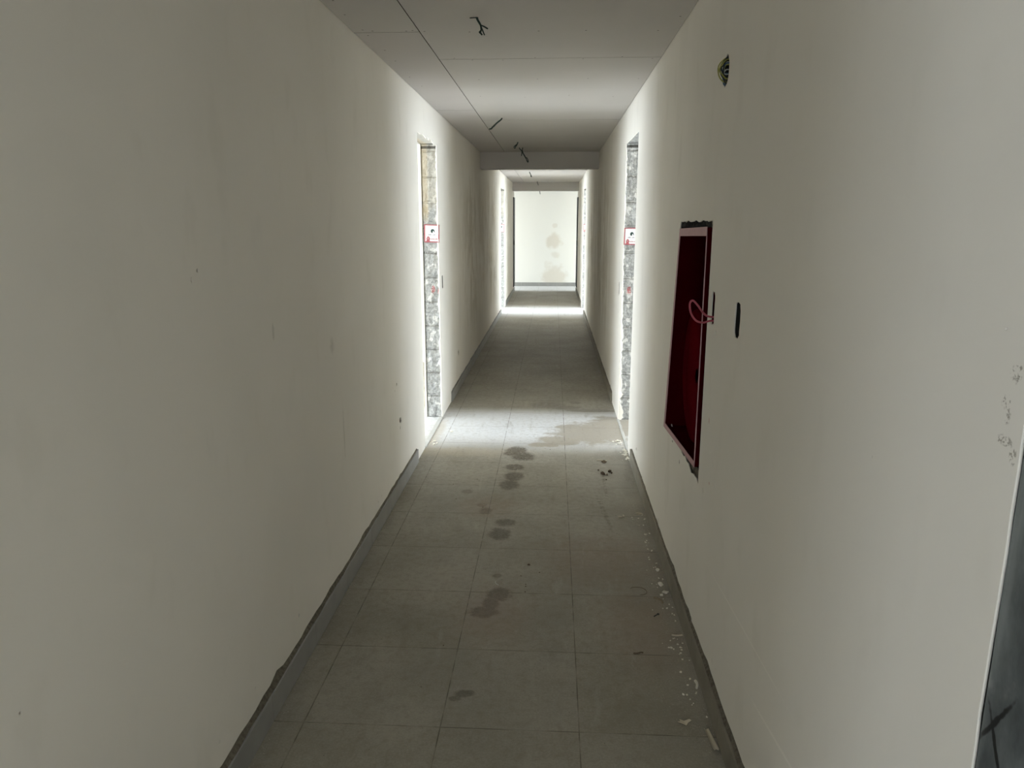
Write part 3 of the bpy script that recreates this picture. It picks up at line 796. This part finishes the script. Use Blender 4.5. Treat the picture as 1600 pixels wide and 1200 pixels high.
def sheet(name, pts, z, mat, loc, rz, label, cat, curl=0, th=.0012):
    bm = bmesh.new(); n = len(pts)
    c = Vector((sum(p[0] for p in pts)/n, sum(p[1] for p in pts)/n))
    a = [bm.verts.new((p[0], p[1], z+curl*((p[0]-c.x)**2)*30+.25*abs(mnoise.noise(Vector((p[0]*60,p[1]*60,0))))*.02)) for p in pts]
    cv = bm.verts.new((c.x, c.y, z))
    fs = [bm.faces.new((a[i], a[(i+1)%n], cv)) for i in range(n)]
    ex = bmesh.ops.extrude_face_region(bm, geom=fs); bmesh.ops.translate(bm, verts=[v for v in ex['geom'] if isinstance(v, bmesh.types.BMVert)], vec=(0,0,th))
    o = obj(name, bm, M[mat]); o.location = loc; o.rotation_euler.z = rz; return tag(o, label, cat)
# curled strip at the bottom right, leaning on the skirting
bm = bmesh.new(); rows = []
for j in range(9):
    v = j/8; row = []
    for i in range(7):
        a = -1.25+2.0*i/6
        x = .013*math.sin(a)*(1-.25*v)+.0; z = .013-.013*math.cos(a)*.9
        rag = (r.uniform(-.004,.004) if j in (0,8) else 0)
        row.append(bm.verts.new((x, -.048+.096*v+rag, z+.001)))
    rows.append(row)
for A_, B_ in zip(rows, rows[1:]):
    for i in range(6): bm.faces.new((A_[i], A_[i+1], B_[i+1], B_[i]))
o = smooth(obj('torn_strip', bm, M['card'])); sm = o.modifiers.new('s', 'SOLIDIFY'); sm.thickness = .0012; o.location = (1.424, 2.075, .001); o.rotation_euler = (0, 0, .12)
tag(o, 'curled beige torn strip, largest scrap, at bottom right by the skirting', 'scrap')
sheet('paper_scrap', [(-.022,-.002),(-.010,.004),(-.012,.014),(.002,.008),(.020,.010),(.024,.0),(.012,-.004),(.004,-.014),(-.006,-.008)], .001, 'card', (1.352,2.155,0), .1,
      'crumpled beige scrap left of the curled strip', 'scrap', .3)
bm = bmesh.new(); tube(bm, [(-.02,.004,.004),(-.006,.0,.004),(.008,-.001,.005),(.021,.003,.005)], .0036, 8)
o = smooth(obj('wood_shaving', bm, M['card'])); o.location = (1.413,2.677,0); tag(o, 'pale curved sliver touching the right baseboard', 'shaving')
bm = bmesh.new(); tube(bm, [(0,.022,.004),(.003,.006,.005),(.001,-.008,.005),(-.003,-.020,.003)], .0055, 8, taper=.7)
o = smooth(obj('plaster_sliver', bm, M['chip'])); o.location = (1.430,2.36,0); tag(o, 'pale oval sliver beside skirting, behind the curled strip', 'plaster chip')
bm = bmesh.new(); tube(bm, [(-.019,-.003,.003),(-.004,-.002,.003),(.010,.003,.004),(.019,.003,.003)], .0024, 8)
o = smooth(obj('twig', bm, M['brown'])); o.location = (1.247,2.548,0); tag(o, 'short brown twig on a tile seam at lower right', 'twig')
bm = bmesh.new(); tube(bm, [(-.010,-.010,.003),(0,0,.0035),(.010,.008,.004)], .0022, 8); tube(bm, [(.006,.010,.004),(.013,.006,.004)], .0034, 8)
o = smooth(obj('nail', bm, M['black'])); o.location = (1.352,2.83,0); tag(o, 'small black nail lying near the right baseboard', 'nail')
bm = bmesh.new(); tube(bm, [(-.048,.030,.001),(-.035,.040,.0015),(-.005,.040,.0015),(.014,.024,.0015),(.020,-.004,.001),(.006,-.022,.0015),(-.012,-.026,.001)], .0009, 6)
o = smooth(obj('thread', bm, M['brown'])); o.location = (1.318,3.03,0); tag(o, 'thin dark curved thread on the right of the near floor', 'thread')
bm = bmesh.new(); tube(bm, [(-.006,.020,.001),(-.007,.006,.0015),(-.001,-.008,.0015),(.010,-.016,.001)], .0011, 6)
o = smooth(obj('thread', bm, M['w_w'])); o.location = (.668,3.075,0); tag(o, 'short white curved thread in the middle of the floor', 'thread')
bm = bmesh.new(); tube(bm, [(-.020,-.014,.003),(-.004,-.016,.004),(.010,-.006,.004),(.010,.012,.004),(.006,.020,.002)], .0028, 8)
tube(bm, [(-.022,.0,.003),(-.008,-.006,.004),(.004,-.008,.003)], .0022, 8)
o = smooth(obj('wood_shaving', bm, M['card'])); o.location = (1.305,3.885,0); tag(o, 'pale curled shaving standing alone before the right skirting', 'shaving')
bm = bmesh.new(); tube(bm, [(-.018,.006,.003),(0,.010,.004),(.016,0,.003)], .003, 8); tube(bm, [(-.010,-.010,.003),(.006,-.006,.004),(.020,-.010,.003)], .0035, 8)
o = smooth(obj('wood_shaving', bm, M['card'])); o.location = (1.405,3.93,0); tag(o, 'pair of pale slivers touching the right skirting, farther back', 'shaving')
bm = bmesh.new(); tube(bm, [(.012,-.022,.003),(.008,-.004,.005),(-.004,.014,.004),(-.020,.024,.002)], .0038, 8)
o = smooth(obj('wood_shaving', bm, M['bark'])); o.location = (1.382,2.955,0); tag(o, 'curved brown shaving among crumbs by the right baseboard', 'shaving')
bm = bmesh.new(); tube(bm, [(-.035,.008,.003),(0,.0,.006),(.035,-.003,.003)], .003, 8)
o = smooth(obj('wood_shaving', bm, M['card'])); o.location = (1.255,4.86,0); tag(o, 'pale stick resting on the dark scrap before the right doorway', 'shaving')

# fine grit, uncountable
bm = bmesh.new(); r2 = random.Random(5)
def grain(x, y, s):
    v = [bm.verts.new((x+s*math.cos(a), y+s*math.sin(a), 0.0002)) for a in (0,2.1,4.2)]; w = bm.verts.new((x, y, s*1.1))
    for i in range(3): bm.faces.new((v[i], v[(i+1)%3], w))
for k in range(700):
    y = r2.uniform(2.0, 4.1); grain(RX-.016-abs(r2.gauss(0,.05)), y, r2.uniform(.0006,.0016))
for k in range(500):
    grain(r2.uniform(.05,1.44), r2.gauss(5.0,.18), r2.uniform(.001,.0028))
for k in range(260):
    grain(r2.uniform(.05,1.42), r2.uniform(2,5), r2.uniform(.0006,.0014))
for k in range(160):
    grain(.014+abs(r2.gauss(0,.01)), r2.uniform(1.8,4.7), r2.uniform(.0008,.0022))
o = obj('grit', bm, M['dust'], None, 'stuff'); tag(o, 'fine pale grit and dust scattered on the grey floor tiles', 'grit')
